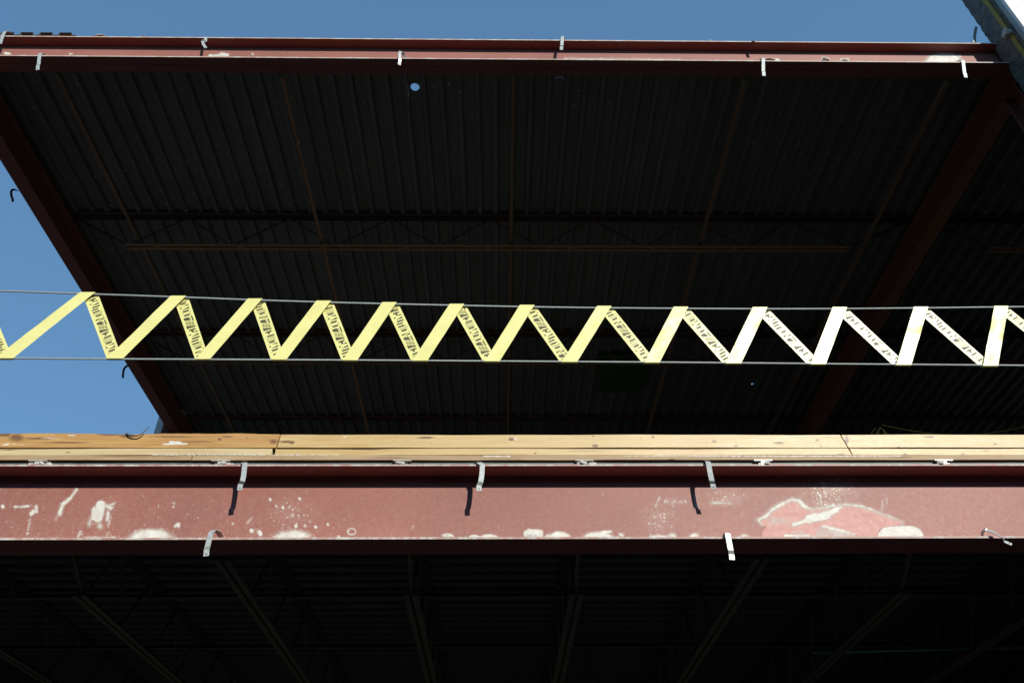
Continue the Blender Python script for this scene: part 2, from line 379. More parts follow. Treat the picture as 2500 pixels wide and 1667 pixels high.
def m_chalk(x, y):
    v = np.zeros_like(x)
    r1 = lambda o, a, b: (o+a/2.8, 1020+b/2.8)
    for o, a in ((0, (1530, 580, 1580, 700)), (0, (1640, 530, 1520, 760)), (830, (830, 570, 870, 650)), (830, (870, 650, 960, 750)), (830, (930, 510, 885, 660)), (830, (885, 660, 878, 790)),
                 (1660, (200, 590, 355, 755)), (1660, (290, 570, 305, 770)), (1660, (1840, 580, 1975, 750)), (1660, (1918, 570, 1918, 790)), (1660, (2275, 640, 2205, 715))):
        v = np.maximum(v, cap(x, y, *r1(o, a[0], a[1]), *r1(o, a[2], a[3]), .5, soft=1.1))
    return v

fb = thing('floor_beam', 'red primed steel beam under the timber boards, spattered with pale mortar', 'steel beam', (0, 4.1, LZ0))
def at_parent(o, par):
    o.parent = par; o.location = Vector(o.location)-Vector(par.location); return o
at_parent(grid_face('web', -6.2, 6.2, 4.120, LZ0+.012, LZ1-.011, .0045, 'steel_primer', None, .010,
          dict(white=m_white_low, speck=m_speck_low, pink=m_pink, chalk=m_chalk)), fb)
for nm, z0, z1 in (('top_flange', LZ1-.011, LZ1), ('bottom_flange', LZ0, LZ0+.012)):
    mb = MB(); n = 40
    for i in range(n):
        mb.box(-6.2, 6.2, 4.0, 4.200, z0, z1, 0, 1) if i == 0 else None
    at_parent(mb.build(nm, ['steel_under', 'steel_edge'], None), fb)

def m_white_up(x, y):
    v = np.zeros_like(x)
    def c(*a, **k): nonlocal v; v = np.maximum(v, cap(x, y, *a, **k))
    c(512, 137, 556, 134, 3.5, soft=3); c(540, 132, 556, 135, 4, soft=3); c(616, 131, 618, 134, 1.5, soft=2)
    v = np.maximum(v, ell(x, y, 2303, 152, 46, 23, .18)); c(2310, 132, 2345, 137, 2.5, soft=2)
    c(12, 130, 24, 132, 3, soft=2); c(170, 132, 176, 132, 2, soft=2); c(1380, 145, 1660, 147, 2, soft=5); c(1860, 145, 1900, 147, 3, soft=3)
    c(2055, 147, 2070, 147, 4, soft=3); c(2010, 143, 2022, 146, 4, soft=3)
    return v
def m_chalk_up(x, y):
    v = np.zeros_like(x)
    for a in ((140, 122, 150, 133), (175, 123, 160, 134), (1000, 130, 990, 145), (1382, 135, 1370, 147), (1848, 137, 1838, 148)):
        v = np.maximum(v, cap(x, y, *a, .5, soft=1.1))
    return v
ub = thing('roof_beam', 'red primed steel beam along the roof edge against the sky', 'steel beam', (0, 4.08, UZ0))
at_parent(grid_face('web', -4.95, 4.62, 4.090, UZ0+.013, UZ1-.0125, .006, 'steel_primer', None, .009,
          dict(white=m_white_up, speck=lambda x, y: .1+0*x, chalk=m_chalk_up)), ub)
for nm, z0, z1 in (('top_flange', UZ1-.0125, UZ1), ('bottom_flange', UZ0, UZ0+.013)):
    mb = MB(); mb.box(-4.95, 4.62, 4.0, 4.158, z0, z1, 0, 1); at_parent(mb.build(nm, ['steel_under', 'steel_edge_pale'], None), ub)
mb = MB(); mb.box(-4.95, 4.62, 4.09, 4.15, UZ1+.001, ZD-.003); at_parent(mb.build('leak_stop_strip', 'steel_joist', None), ub)  # strip added to stop light leaking through the gap under the deck
mb = MB(); mb.box(-4.9, 4.6, 4.079, 4.085, UZ0-.004, UZ0-.0005); at_parent(mb.build('weld_seam', 'steel_primer', None), ub)

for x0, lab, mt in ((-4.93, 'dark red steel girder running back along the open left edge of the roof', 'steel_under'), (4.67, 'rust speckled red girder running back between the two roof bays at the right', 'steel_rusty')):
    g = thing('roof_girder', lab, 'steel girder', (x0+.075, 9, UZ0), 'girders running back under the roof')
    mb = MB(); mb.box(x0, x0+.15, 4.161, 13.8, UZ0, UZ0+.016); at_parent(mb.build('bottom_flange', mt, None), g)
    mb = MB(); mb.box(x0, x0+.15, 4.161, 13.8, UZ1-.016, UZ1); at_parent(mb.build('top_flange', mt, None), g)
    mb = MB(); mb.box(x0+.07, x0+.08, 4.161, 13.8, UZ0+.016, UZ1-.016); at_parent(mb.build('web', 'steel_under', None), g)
    mb = MB(); mb.box(x0+.03, x0+.12, 4.161, 13.8, UZ1+.001, ZD-.003); at_parent(mb.build('leak_stop_strip', 'steel_joist', None), g)  # same added strip, keeps light out of the gap above the girder

# ------------------------------------------------------------------ roof deck
pitch = (W(184+45, 181, Z=ZD)-W(184, 181, Z=ZD)).x
gx = W(184, 181, Z=ZD).x
FL, SL, TP = pitch*.62, pitch*.07, pitch*.24; DH = .042
def deck_mesh(x_start, x_end, holes, front):
    v = []; f = []
    def quad(a, b, c, d): k = len(v); v.extend([a, b, c, d]); f.append([k, k+1, k+2, k+3])
    n0 = round((x_start-gx)/pitch); n1 = round((x_end-gx)/pitch)
    for n in range(n0, n1):
        g = gx+n*pitch            # groove centre
        xs = [g, g+SL, g+SL+FL, g+2*SL+FL, g+pitch]
        zs = [ZD, ZD+DH, ZD+DH, ZD, ZD]
        yf = front(n, g); yb = 13.6
        for i in range(4):
            xa, xb = xs[i], xs[i+1]; za, zb = zs[i], zs[i+1]
            hs = sorted([h for h in holes if i == 1 and xa-.03 < h[0] < xb+.03], key=lambda h: h[1])
            y = yf
            for hx, hy, hr in hs:
                q = FL/2; cx_ = min(max(hx, xa+hr+.014), xb-hr-.004)
                y0, y1 = hy-q, hy+q
                quad((xa, y, za), (xb, y, zb), (xb, y0, zb), (xa, y0, za))
                N = 48; m = (xa+xb)/2; ring = []; outr = []
                for k in range(N):
                    a = 2*math.pi*(k+.5)/N; c, s_ = math.cos(a), math.sin(a); e = q/max(abs(c), abs(s_))
                    ring.append((cx_+hr*c, hy+hr*s_*.98, za)); outr.append((m+e*c, hy+e*s_, za))
                for k in range(N): quad(ring[k], outr[k], outr[(k+1) % N], ring[(k+1) % N])
                for sx, sy in ((-1, -1), (1, -1), (1, 1), (-1, 1)):   # corners of the square cell
                    cc = (m+q*sx, hy+q*sy, za); near = sorted(outr, key=lambda p: (p[0]-cc[0])**2+(p[1]-cc[1])**2)[:2]
                    k = len(v); v.extend([cc, near[0], near[1]]); f.append([k, k+1, k+2])
                y = y1
            quad((xa, y, za), (xb, y, zb), (xb, yb, zb), (xa, yb, za))
            if i == 1:    # stiffening crease line along the flat
                m = xa+(xb-xa)*.62
                if not hs: quad((m, y, za-.0025), (m+.006, y, za-.0025), (m+.006, yb, za-.0025), (m, yb, za-.0025))
    me = bpy.data.meshes.new('deck_sheet'); me.from_pydata(v, [], f)
    bm = bmesh.new(); bm.from_mesh(me); bmesh.ops.remove_doubles(bm, verts=bm.verts, dist=1e-5); bm.to_mesh(me); bm.free()
    return me
h1 = W(1002.5, 213, Z=ZD+DH); h2 = W(1840, 937, Z=ZD+DH)
xlim = W(165, 84, Z=ZD).x
def fr(n, g): return 4.022 if g < xlim+.02 else 4.11
rd = link('roof_deck', deck_mesh(-5.02, 4.95, [(h1.x, h1.y, .042), (h2.x, h2.y, .017)], fr), 'deck_galvanised')
tag(rd, 'dark corrugated steel roof deck with a round hole, seen from below in the main bay', 'roof deck', 'corrugated decks')
rd2 = link('roof_deck', deck_mesh(4.95-pitch, 13., [], lambda n, g: 4.11), 'deck_galvanised')
tag(rd2, 'dark corrugated roof deck beyond the right girder, at the right edge', 'roof deck', 'corrugated decks')

# ------------------------------------------------------------------ roof joists
zbc = W(1250, 606, Y=6.231).z
def roof_joist(y, xa, xb, ba, bb, label, grp, mat='steel_joist', gap=True):
    j = thing('roof_joist', label, 'joist', ((xa+xb)/2, y, zbc), grp)
    mb = MB()
    for s_ in (-1, 1):
        y0 = y+s_*.012; mb.box(xa, xb, min(y0, y0+s_*.045), max(y0, y0+s_*.045), ZD-.008, ZD-.003)
        mb.box(xa, xb, min(y0, y0+s_*.005), max(y0, y0+s_*.005), ZD-.05, ZD-.008)
    at_parent(mb.build('top_chord', mat, None), j)
    mb = MB()
    for s_ in (-1, 1):
        y0 = y+s_*.010; mb.box(ba, bb, min(y0, y0+s_*.038), max(y0, y0+s_*.038), zbc, zbc+.006)
        mb.box(ba, bb, min(y0, y0+s_*.005), max(y0, y0+s_*.005), zbc+.006, zbc+.045)
    for k in range(int((bb-ba)/.9)): mb.box(ba+.3+k*.9, ba+.36+k*.9, y-.0095, y+.0095, zbc+.003, zbc+.04)
    at_parent(mb.build('bottom_chord', 'steel_specked' if y < 7 else 'steel_brown', None), j)
    mb = MB(); n = max(2, round((bb-ba)/1.15)); st = (bb-ba)/n
    for k in range(n):
        a = ba+k*st
        mb.bar((a, y, zbc+.02), (a+st/2, y, ZD-.03), .011); mb.bar((a+st/2, y, ZD-.03), (a+st, y, zbc+.02), .011)
    mb.bar((ba, y, zbc+.02), (xa+.02, y, ZD-.03), .02); mb.bar((bb, y, zbc+.02), (xb-.02, y, ZD-.03), .02)
    at_parent(mb.build('web_rod', mat, None), j)
    return j
bl = W(308, 603, Y=6.231).x; br = W(2073, 608, Y=6.231).x; rr = W(2418, 613, Y=6.231).x
labs = ('rust brown roof joist nearest the front, its double chord crossing above the tape', 'second roof joist back, crossing behind the zigzag tape', 'third roof joist back, just above the timber boards', 'fourth roof joist far back under the deck')
for k, y in enumerate((6.231, 8.333, 10.40, 12.5)):
    roof_joist(y, -4.78, 4.66, bl, br, labs[k], 'roof joists across the main bay')
    if k < 3: roof_joist(y, 4.83, 12.9, rr, 12.3, ('front', 'middle', 'back')[k]+' roof joist in the bay right of the red girder', 'roof joists in the right bay')
for i, (px, nm) in enumerate(((149, 'leftmost thin brown bridging angle below the roof deck'), (691, 'second thin bridging angle from the left, rusty and speckled'), (1254, 'thin bridging angle down the middle of the roof deck'), (1817, 'thin bridging angle right of the middle of the deck'), (2345, 'rightmost thin bridging angle next to the right girder'))):
    p = W(px, 191, Z=zbc+.05); p2 = W((300, 775, 1250, 1735, 2140)[i], (520, 560, 560, 520, 500)[i], Z=zbc+.05)
    x = p.x if i in (2,) else (p.x+p2.x)/2 if abs(p.x-p2.x) < .3 else p.x
    mb = MB(); mb.box(x-.017, x+.017, 4.16, 13., zbc+.050, zbc+.054); mb.box(x-.017, x-.013, 4.16, 13., zbc+.054, zbc+.084)
    tag(mb.build('bridging_angle', 'steel_specked' if i == 1 else 'steel_brown', None, origin=(x, 8, zbc+.05)), nm, 'bridging angle', 'bridging angles under the roof')

# ------------------------------------------------------------------ floor assembly: seats, edge angle, joists, deck, slab
mb = MB(); mb.box(-6.2, 6.2, 4.016, 4.022, LZ1+.001, 2.300); mb.box(-6.2, 6.2, 4.022, 4.16, LZ1+.001, LZ1+.006)
tag(mb.build('edge_angle', 'edge_angle', None, origin=(0, 4.1, 2.25)), 'dark grey steel edge angle between the red beam and the timber', 'edge angle')
mb = MB(); mb.box(-6.2, 13, 4.085, 13.9, 2.335, 2.40)
tag(mb.build('floor_slab', 'slab_concrete', None), 'concrete slab of the upper floor behind the timber boards', 'floor slab')
v = []; f = []; y = 4.09; zf = 2.292
while y < 13.8:
    for (a, za), (b, zb_) in zip(((0, 0), (.075, 0), (.087, .038), (.140, .038)), ((.075, 0), (.087, .038), (.140, .038), (.152, 0))):
        k = len(v); v += [(-6.2, y+a, zf+za), (13, y+a, zf+za), (13, y+b, zf+zb_), (-6.2, y+b, zf+zb_)]; f.append([k, k+1, k+2, k+3])
    y += .152
me = bpy.data.meshes.new('floor_deck'); me.from_pydata(v, [], f)
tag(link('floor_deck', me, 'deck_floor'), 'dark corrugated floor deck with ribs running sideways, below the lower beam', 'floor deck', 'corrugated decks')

def blob(c, r, seed, sq=(1, 1, 1), sub=3):
    bm = bmesh.new(); bmesh.ops.create_icosphere(bm, subdivisions=sub, radius=1)
    for w_ in bm.verts:
        n_ = noise.fractal(w_.co*1.9+Vector((seed*3.1, seed, 0)), 1., 2., 4)
        w_.co = w_.co*(1+.55*n_)
        w_.co = Vector((w_.co.x*r*sq[0], w_.co.y*r*sq[1], max(w_.co.z, -.5)*r*sq[2]))+Vector(c)
    return bm
def bm_obj(name, bm, mat, parent=None):
    me = bpy.data.meshes.new(name); bm.to_mesh(me); bm.free(); return link(name, me, mat, parent)

seat_px = [106, 547, 985, 1424, 1855, 2291]
seats = [W(p, 1125, Y=4.05).x for p in seat_px]
alljx = [seats[0]-2.07, seats[0]-1.035]+seats+[seats[5]+1.035, seats[5]+2.07]
where = ['far off to the left', 'at the lower left corner', 'leftmost of those with a white seat end', 'second from the left, by the left bent clip', 'third from the left, in the middle', 'just right of the middle', 'rising to the right under the right clip', 'at the lower right, faint', 'at the far lower right', 'far off to the right']
jl = .0
for i, x in enumerate(alljx):
    j = thing('floor_joist', 'dim open web floor joist, '+where[i], 'joist', (x, 4.1, LZ1), 'floor joists below the lower beam')
    mb = MB(); zt = 2.289; sr = random.uniform(-.006, .006)
    mb.box(x-.05, x+.05, 4.02, 12.5, zt-.007, zt)
    at_parent(mb.build('top_chord', 'dark_wall', None), j)  # darker colour than the rest of the joist stands in for its unlit underside
    mb = MB(); mb.box(x-.014, x+.014, 3.998, 4.06, LZ1+.001, 2.262); mb.box(x-.03, x+.03, 3.9985, 4.06, LZ1+.0015, LZ1+.005)
    mb.box(x-.052, x+.052, 3.994, 4.06, 2.262, 2.268)
    at_parent(mb.build('seat', 'mortar' if i in (2, 3, 4, 5) else 'galvanised', None, bevel=.001), j)
    if 2 <= i <= 7:
        for q in range(3 if i in (2, 3, 5) else 1):
            bm = blob((x+(.02+.018*q)*random.choice((1, -1) if i != 3 else (1,)), 4.006+.008*q, LZ1+.008), .014+.006*random.random(), i*3+q, (1.3, .8, .9), 2)
            at_parent(bm_obj('mortar_lump', bm, 'mortar'), j)
    ys = 4.9 if i not in (3, 6) else 4.35
    zc = 1.822; mb = MB()
    for s_ in (-1, 1):
        mb.box(min(x+s_*.010, x+s_*.046), max(x+s_*.010, x+s_*.046), ys, 12.3, zc, zc+.005)
        mb.box(min(x+s_*.010, x+s_*.015), max(x+s_*.010, x+s_*.015), ys, 12.3, zc+.005, zc+.04)
    at_parent(mb.build('bottom_chord', 'joist_grey', None), j)
    mb = MB(); k = ys+.06; mb.bar((x, k, zc+.03), (x, 4.18, zt-.01), .022)
    while k < 12:
        mb.bar((x, k, zc+.03), (x, k+.3, zt-.01), .012); mb.bar((x, k+.3, zt-.01), (x, k+.6, zc+.03), .012); k += .6
    at_parent(mb.build('web_rod', 'joist_grey', None), j)
for py, z, lab in ((1451, 2.25, 'dark cross angle between the floor joists, nearest the beam'), (1574, 2.2, 'thin pale cross angle farther back among the floor joists')):
    p = W(1250, py, Z=z); mb = MB(); mb.box(-6, 6, p.y-.02, p.y+.02, z-.02, z-.016); mb.box(-6, 6, p.y+.016, p.y+.02, z-.016, z+.02)
    tag(mb.build('cross_angle', 'joist_grey', None, origin=(0, p.y, z)), lab, 'bridging angle', 'cross angles under the floor')
mb = MB(); a = W(1985, 1592, Y=6.6); b = W(2500, 1583, Y=6.6); b = a+(b-a)*1.6
mb.tube([a, (a+b)/2+Vector((0, 0, .01)), b], .011, 10)
tag(mb.build('pipe', 'teal_pipe', None, smooth=True), 'thin pale teal pipe in the dark at the lower right', 'pipe')

# ------------------------------------------------------------------ timber boards
def wav(seed, amp, base, lf=1.):
    def fn(xs): return np.array([base+amp*noise.fractal(Vector((x*2.2*lf, seed*7.3, 0)), .8, 2., 5) for x in xs])
    return fn
def px2x(px, py=1075): return W(px, py, Y=4.0).x
def zz(px, py, Y=4.0): return W(px, py, Y=Y).z
def knots(lst):
    def fn(x, y):
        v = np.zeros_like(x)
        for a in lst:
            v = np.maximum(v, ell(x, y, a[0], a[1], a[2], a[3], a[4] if len(a) > 4 else .6))
        return v
    return fn
def wh(lst):
    def fn(x, y):
        v = np.zeros_like(x)
        for a in lst: v = np.maximum(v, cap(x, y, *a[:5], soft=a[5] if len(a) > 5 else 3))
        return v
    return fn
bg = 'timber boards along the floor edge'
def board(name, pa, pb, ztf, zbf, yfront, thick, mat, label, knot=(), white=(), skew=None, seed=1, ripple=.0015):
    xa, xb = px2x(pa), px2x(pb); zm = float(ztf(np.array([0.]))[0]); zb0 = float(zbf(np.array([0.]))[0])
    fs = None
    if skew is not None:
        def fs(X, Z):
            t = np.clip((Z-zb0)/max(1e-6, (zm-zb0)), 0, 1)
            L = np.clip(1-(X-xa)/.2, 0, 1); Rr = np.clip(1-(xb-X)/.2, 0, 1)
            return L*(skew[0]*t)+Rr*(skew[1]*t)
    def yf(X, Z):
        return ripple*np.sin(X*3.1+seed)+ripple*.6*np.sin(X*9.7+seed*2)
    o = grid_face(name, xa, xb, yfront, zb0, zm, .0045, mat, None, thick, dict(knot=knots(knot), white=wh(white)), ztf, zbf, origin=((xa+xb)/2, yfront, zb0), yfun=yf, faceshape=fs)
    # grid_face built in world coordinates minus origin
    return tag(o, label, 'timber board', bg)
k0 = lambda o, lst: [(o+a/2.8, 1020+b/2.8, r, s_) for a, b, r, s_ in lst]
T1 = 2.434
board('timber_board', -420, 677, wav(1, .006, zz(300, 1059), 1.6), wav(2, .0015, 2.349), 3.996, .038, 'wood_orange',
      'rough orange board with bark and white smears on the left, top of the stack',
      [(40, 1068, 18, 9, 1.), (10, 1060, 20, 6, 1.), (310, 1063, 20, 5, .8), (536, 1072, 5, 3.5), (602, 1069.5, 2, 2), (268, 1060, 30, 3, .8), (420, 1066, 60, 2, 1), (480, 1078, 50, 1.5, .9), (668, 1078, 10, 6, 1.2), (160, 1080, 60, 2, 1), (90, 1070, 40, 2.5, 1), (555, 1066, 14, 2, 1.)],
      [(398, 1084, 455, 1083, 2.2, 4), (415, 1079, 440, 1080, 3), (100, 1069, 150, 1071, 1, 5), (110, 1061, 130, 1061, .5, 3), (165, 1062, 185, 1063, 1.4, 3), (20, 1082, 60, 1086, 1, 4), (8, 1086, 20, 1084, 2)], skew=(0, .012), seed=1)
board('timber_board', 681, 2063, wav(3, .0012, T1), wav(4, .0012, 2.3487), 3.996, .038, 'wood_pale',
      'long pale board with small knots, top of the stack in the middle',
      k0(830, [(1170, 145, 7, 4), (1745, 190, 8, 4), (2055, 138, 2, 1.5), (2140, 130, 5, 2.5), (1730, 125, 4, 1.5), (365, 160, 1.5, 1.5), (620, 170, 2, 1.2), (1995, 180, 1.5, 1.2)])+k0(1660, [(235, 160, 6, 3), (385, 192, 5, 2.5), (675, 170, 14, 3), (938, 152, 5, 3), (965, 190, 3, 1.5), (185, 175, 2, 1)])+[(713, 1080, 6, 4, .9), (700, 1078, 22, 3, 1.2), (1040, 1068, 20, 3, 1.3)],
      [(838, 1067, 846, 1066, 1.5), (1255, 1070, 1262, 1071, 1.5, 2)], skew=(.008, -.022), seed=2)
board('timber_board', 2066, 2960, wav(5, .001, T1), wav(6, .0008, 2.3487), 3.996, .038, 'wood_pale',
      'bright cream board with a slanting cut end, top of the stack at the right',
      k0(1660, [(1495, 198, 4, 2), (1540, 205, 4, 2), (2155, 177, 5, 2.2), (2050, 160, 2, 1), (1140, 150, 5, 12), (1700, 130, 14, 3), (1760, 205, 3, 1)]), [], skew=(-.022, 0), seed=3)
board('timber_board', -420, 669, wav(7, .0012, 2.3465), wav(8, .002, 2.306), 4.002, .089, 'wood_cream',
      'clean cream board lying flat under the orange board, left end of the stack',
      [(165, 1104, 6, 1.5, 1.), (20, 1098, 30, 1, 1.)], [], seed=4)
board('timber_board', 677, 2069, wav(9, .0015, 2.346), wav(10, .0015, 2.3045), 4.003, .089, 'wood_pale',
      'long narrow board in the second layer, middle of the stack',
      k0(830, [(1335, 242, 4, 2)])+k0(1660, [(890, 222, 2, 1), (1100, 248, 10, 2)])+[(1430, 1101, 60, 1, 1.), (900, 1097, 60, 1.2, .9)], [(838, 1113, 1000, 1112, .8, 3)], skew=(0, -.012), seed=5)
board('timber_board', 2072, 2960, wav(11, .001, 2.3455), wav(12, .0012, 2.3045), 4.002, .089, 'wood_pale',
      'narrow cream board in the second layer, right end of the stack', [(2405, 1100, 12, 1.3, 1.), (2210, 1108, 6, 2.5, .8), (2351, 1108, 6, 2.5, .8)], [], skew=(-.008, 0), seed=6)
board('timber_board', -420, 479, wav(13, .0012, 2.3025), wav(14, .0012, 2.271), 3.999, .014, 'wood_base',
      'thin brown batten at the bottom of the stack, left of the split', [(300, 1112, 80, 1.5, 1)], [(270, 1108, 480, 1107, 1.6, 3), (0, 1107, 120, 1109, .8, 3)], seed=7)
board('timber_board', 481, 2960, wav(15, .0015, 2.3020), wav(16, .0015, 2.270), 4.000, .014, 'wood_base',
      'long thin brown batten at the bottom of the stack, right of the split', [(1800, 1114, 100, 1.3, 1), (2200, 1116, 30, 1.5, 1), (1640, 1121, 8, 2, .8), (950, 1117, 60, 1.2, 1.)],
      [(481, 1108, 660, 1108, 1.8, 2.5), (660, 1110, 830, 1111, 1., 3), (1180, 1113, 1245, 1114, 1.4, 2), (1600, 1112, 1760, 1112, 1., 3), (1700, 1113, 2200, 1113, 1.4, 3), (1520, 1113, 1600, 1113, 1, 3)], seed=8)

# mortar crumbs on the timber and lumps on the beam flanges
def clump(px, py, Y, r, seed, label, sq=(1.4, .8, .7), mat='mortar'):
    p = W(px, py, Y=Y); bm = blob((0, 0, 0), r, seed, sq)
    o = bm_obj('mortar_clump', bm, mat); o.location = p
    return tag(o, label, 'mortar clump', 'clumps of spilled mortar')
mb = MB()
bmc = bmesh.new()
for a, b in ((375, 478), (485, 648), (700, 735)):
    x = a
    while x < b:
        r = random.uniform(.004, .0065); p = W(x, 1110.3+random.uniform(-.6, .8), Y=3.9995)
        t_ = blob(p, r, x, (1.6, .35, .8), 1); me_ = bpy.data.meshes.new('t'); t_.to_mesh(me_); t_.free(); bmc.from_mesh(me_); bpy.data.meshes.remove(me_)
        x += random.uniform(3, 7)
tag(bm_obj('mortar_crumbs', bmc, 'mortar_fine'), 'line of white mortar crumbs squeezed out between the boards at the left', 'mortar crumbs', kind='stuff')
for i, (px, py, Y, r, sq, lab) in enumerate((
    (1092, 1312, 4.03, .019, (2.0, .8, .7), 'ragged grey clump on the bottom flange, left of the middle'),
    (1160, 1313, 4.03, .012, (2.0, .8, .7), 'small grey clump on the bottom flange near the middle'),
    (1298, 1312, 4.05, .022, (2.0, .6, .8), 'blocky white clump on the bottom flange right of the middle'),
    (1317, 1132, 4.03, .011, (2.2, .8, .6), 'low white lump on the top flange near the middle'),
    (1518, 1132, 4.03, .010, (2.0, .8, .7), 'low white lump on the top flange right of the middle'),
    (2128, 1131, 4.03, .011, (1.7, .8, .8), 'rounded white lump on the top flange at the right'),
    (40, 1132, 4.03, .008, (2, .8, .7), 'tiny white lump on the top flange at the far left'),
    (80, 1131, 4.03, .014, (2.2, .8, .6), 'flat white lump beside the leftmost joist seat'),
    (245, 88, 4.03, .020, (2.2, .8, .6), 'pale lump on top of the roof beam at the left'),
    (350, 90.5, 4.03, .011, (2.2, .8, .5), 'tiny pale lump on top of the roof beam at the left'),
    (1734, 101, 4.03, .012, (1.2, .8, 1.), 'tiny orange tinged lump on top of the roof beam'),
    (2016, 147, 4.03, .022, (1.5, .7, .8), 'grey lump on the roof beam bottom flange at the right'),
    (2062, 148, 4.03, .014, (2., .7, .5), 'flat grey lump on the roof beam bottom flange at the right'),
    (2461, 84, 3.84, .045, (.8, .9, 1.1), 'pale plaster lump stuck on the foam seam of the wall'),
    (1880, 146, 4.03, .016, (2.6, .7, .35), 'long dirty smear of mortar beside a clip on the roof beam'))):
    clump(px, py, Y, r, i+2.3, lab, sq)

# ------------------------------------------------------------------ strap clips
def clip(name, pts, label, w=.028, dirv=(1, 0, 0), mat='galvanised', hole=True, cat='strap clip', grp='bent strap clips on the beams', X=None, curve=True, th=.0028):
    P = [W(a, b, Y=(4-(4-c)*.45 if cat == 'strap clip' and c < 4 and 'twisted' not in label else c)) if X is None else W(a, b, X=X) for a, b, c in pts]
    o0 = P[0].copy()
    Q = []
    for i in range(len(P)-1):      # light rounding of the bends
        a, b = P[i], P[i+1]
        Q.append(a)
        for t_ in ((.12, .88) if curve else ()): Q.append(a.lerp(b, t_))
    Q.append(P[-1])
    if curve: Q = [Q[0]]+[((Q[i-1]+Q[i]*2+Q[i+1])/4 if (i % 3 == 0) else Q[i]) for i in range(1, len(Q)-1)]+[Q[-1]]
    mb = MB(); mb.ribbon(Q, dirv if not isinstance(dirv, list) else [dirv[min(len(dirv)-1, i//3)] for i in range(len(Q))], w, th)
    if hole:    # tab end with a small rivet hole shown by a dark recessed disc ring
        e = Q[-1]; d = (Q[-1]-P[-2]).normalized(); wd = Vector(dirv if not isinstance(dirv, list) else dirv[-1]); wd = (wd-d*wd.dot(d)).normalized(); nn = wd.cross(d)
        if nn.y > 0: nn = -nn
        c = e-d*.012+nn*(th/2+.0006)
        k = len(mb.v); N = 10
        for i in range(N): a = 2*math.pi*i/N; mb.v.append(tuple(c+wd*.0042*math.cos(a)+d*.0042*math.sin(a)))
        mb.f.append(list(range(k, k+N))); mb.mi.append(1)
    o = mb.build(name, [mat, 'dark_strap'], None, origin=o0)
    return tag(o, label, cat, grp)
F = lambda l, *a: [(x, y, c) for (x, y), c in zip(l, a)]
clip('strap_clip', F([(593, 1133), (594.6, 1129.5), (598, 1131.5), (595, 1160), (592, 1175), (587.5, 1181), (585, 1196)], 4.05, 3.99, 3.955, 3.945, 3.94, 3.965, 3.965), 'galvanised strap clip hanging from the lower beam top flange at the left', dirv=(1, 0, .12))
clip('strap_clip', F([(1156, 1132), (1169, 1129), (1177.5, 1134), (1177, 1152), (1175.5, 1165), (1173.5, 1177), (1169.5, 1184), (1169.5, 1198)], 4.05, 3.99, 3.955, 3.95, 3.95, 3.95, 3.968, 3.968), 'bowed strap clip hanging from the lower beam top flange in the middle', dirv=(1, 0, .05))
clip('strap_clip', F([(1722, 1131), (1726, 1126), (1729, 1127.5), (1734, 1155), (1738, 1173.5), (1739.8, 1181), (1743, 1193)], 4.05, 3.985, 3.93, 3.93, 3.935, 3.96, 3.96), 'strap clip leaning right on the lower beam top flange, beside a curled shadow', dirv=(1, -.2, -.22))
clip('strap_clip', F([(540, 1313), (534, 1299), (522, 1294), (515, 1300), (510, 1320), (507, 1332.5), (504.5, 1341), (503.5, 1357)], 4.07, 4.02, 3.98, 3.955, 3.955, 3.955, 3.97, 3.97), 'arched strap clip on the lower beam bottom flange at the left', dirv=(1, 0, .2))
clip('strap_clip', F([(1770, 1310), (1773, 1302), (1776, 1300.5), (1780, 1322), (1784, 1343), (1785.8, 1352), (1787.5, 1366)], 4.05, 3.99, 3.95, 3.95, 3.95, 3.97, 3.97), 'straight strap clip on the lower beam bottom flange at the right', dirv=(1, 0, -.15))
clip('strap_clip', F([(2397.5, 1311), (2398.5, 1298), (2406, 1292), (2428, 1300), (2447, 1312), (2452, 1321), (2470, 1329)], 4.04, 4.02, 4.0, 3.975, 3.96, 3.96, 3.95), 'twisted strap clip bent sideways at the lower right corner of the beam', dirv=[(0, 1, .1), (0, .8, .5), (0, .6, .8), (.1, .6, .8), (.1, .6, .8), (.4, .4, .9)], w=.020)
clip('strap_clip', F([(29, 87), (20, 78.5), (14, 77), (10, 80.5), (4, 96), (2.5, 100), (0.5, 108)], 4.06, 4.0, 3.97, 3.95, 3.95, 3.96, 3.96), 'strap clip arching over the roof beam top flange at the far left corner', dirv=(1, 0, .25))
clip('strap_clip', F([(112, 136), (103, 130.5), (98, 131.5), (95.5, 145), (94.5, 157), (92.5, 161), (92, 171.5)], 4.06, 3.99, 3.955, 3.955, 3.955, 3.97, 3.97), 'strap clip on the roof beam bottom flange, leftmost', dirv=(1, 0, .1))
clip('strap_clip', F([(506, 93), (502, 92.5), (502, 100), (494, 101), (497, 110), (503, 118)], 4.05, 3.99, 3.96, 3.95, 3.95, 3.94), 'short crumpled strap clip on the roof beam top flange at the left', dirv=[(1, 0, 0), (1, .2, .1), (.8, .5, .2), (1, 0, -.4), (1, 0, -.4)], w=.024)
clip('strap_clip', F([(990, 144), (984, 130), (978, 125.7), (975.7, 131), (976.5, 145), (976, 150), (974.5, 159)], 4.07, 4.03, 3.98, 3.955, 3.95, 3.965, 3.965), 'folded strap clip on the roof beam bottom flange, left of the middle', dirv=(1, .4, .1), w=.026)
clip('strap_clip', F([(1376, 97), (1374, 89), (1373.2, 92), (1371.5, 112), (1371, 114), (1370.5, 122.5)], 4.05, 4.0, 3.92, 3.93, 3.945, 3.945), 'upright strap clip standing above the roof beam right of the middle', dirv=(1, 0, .05))
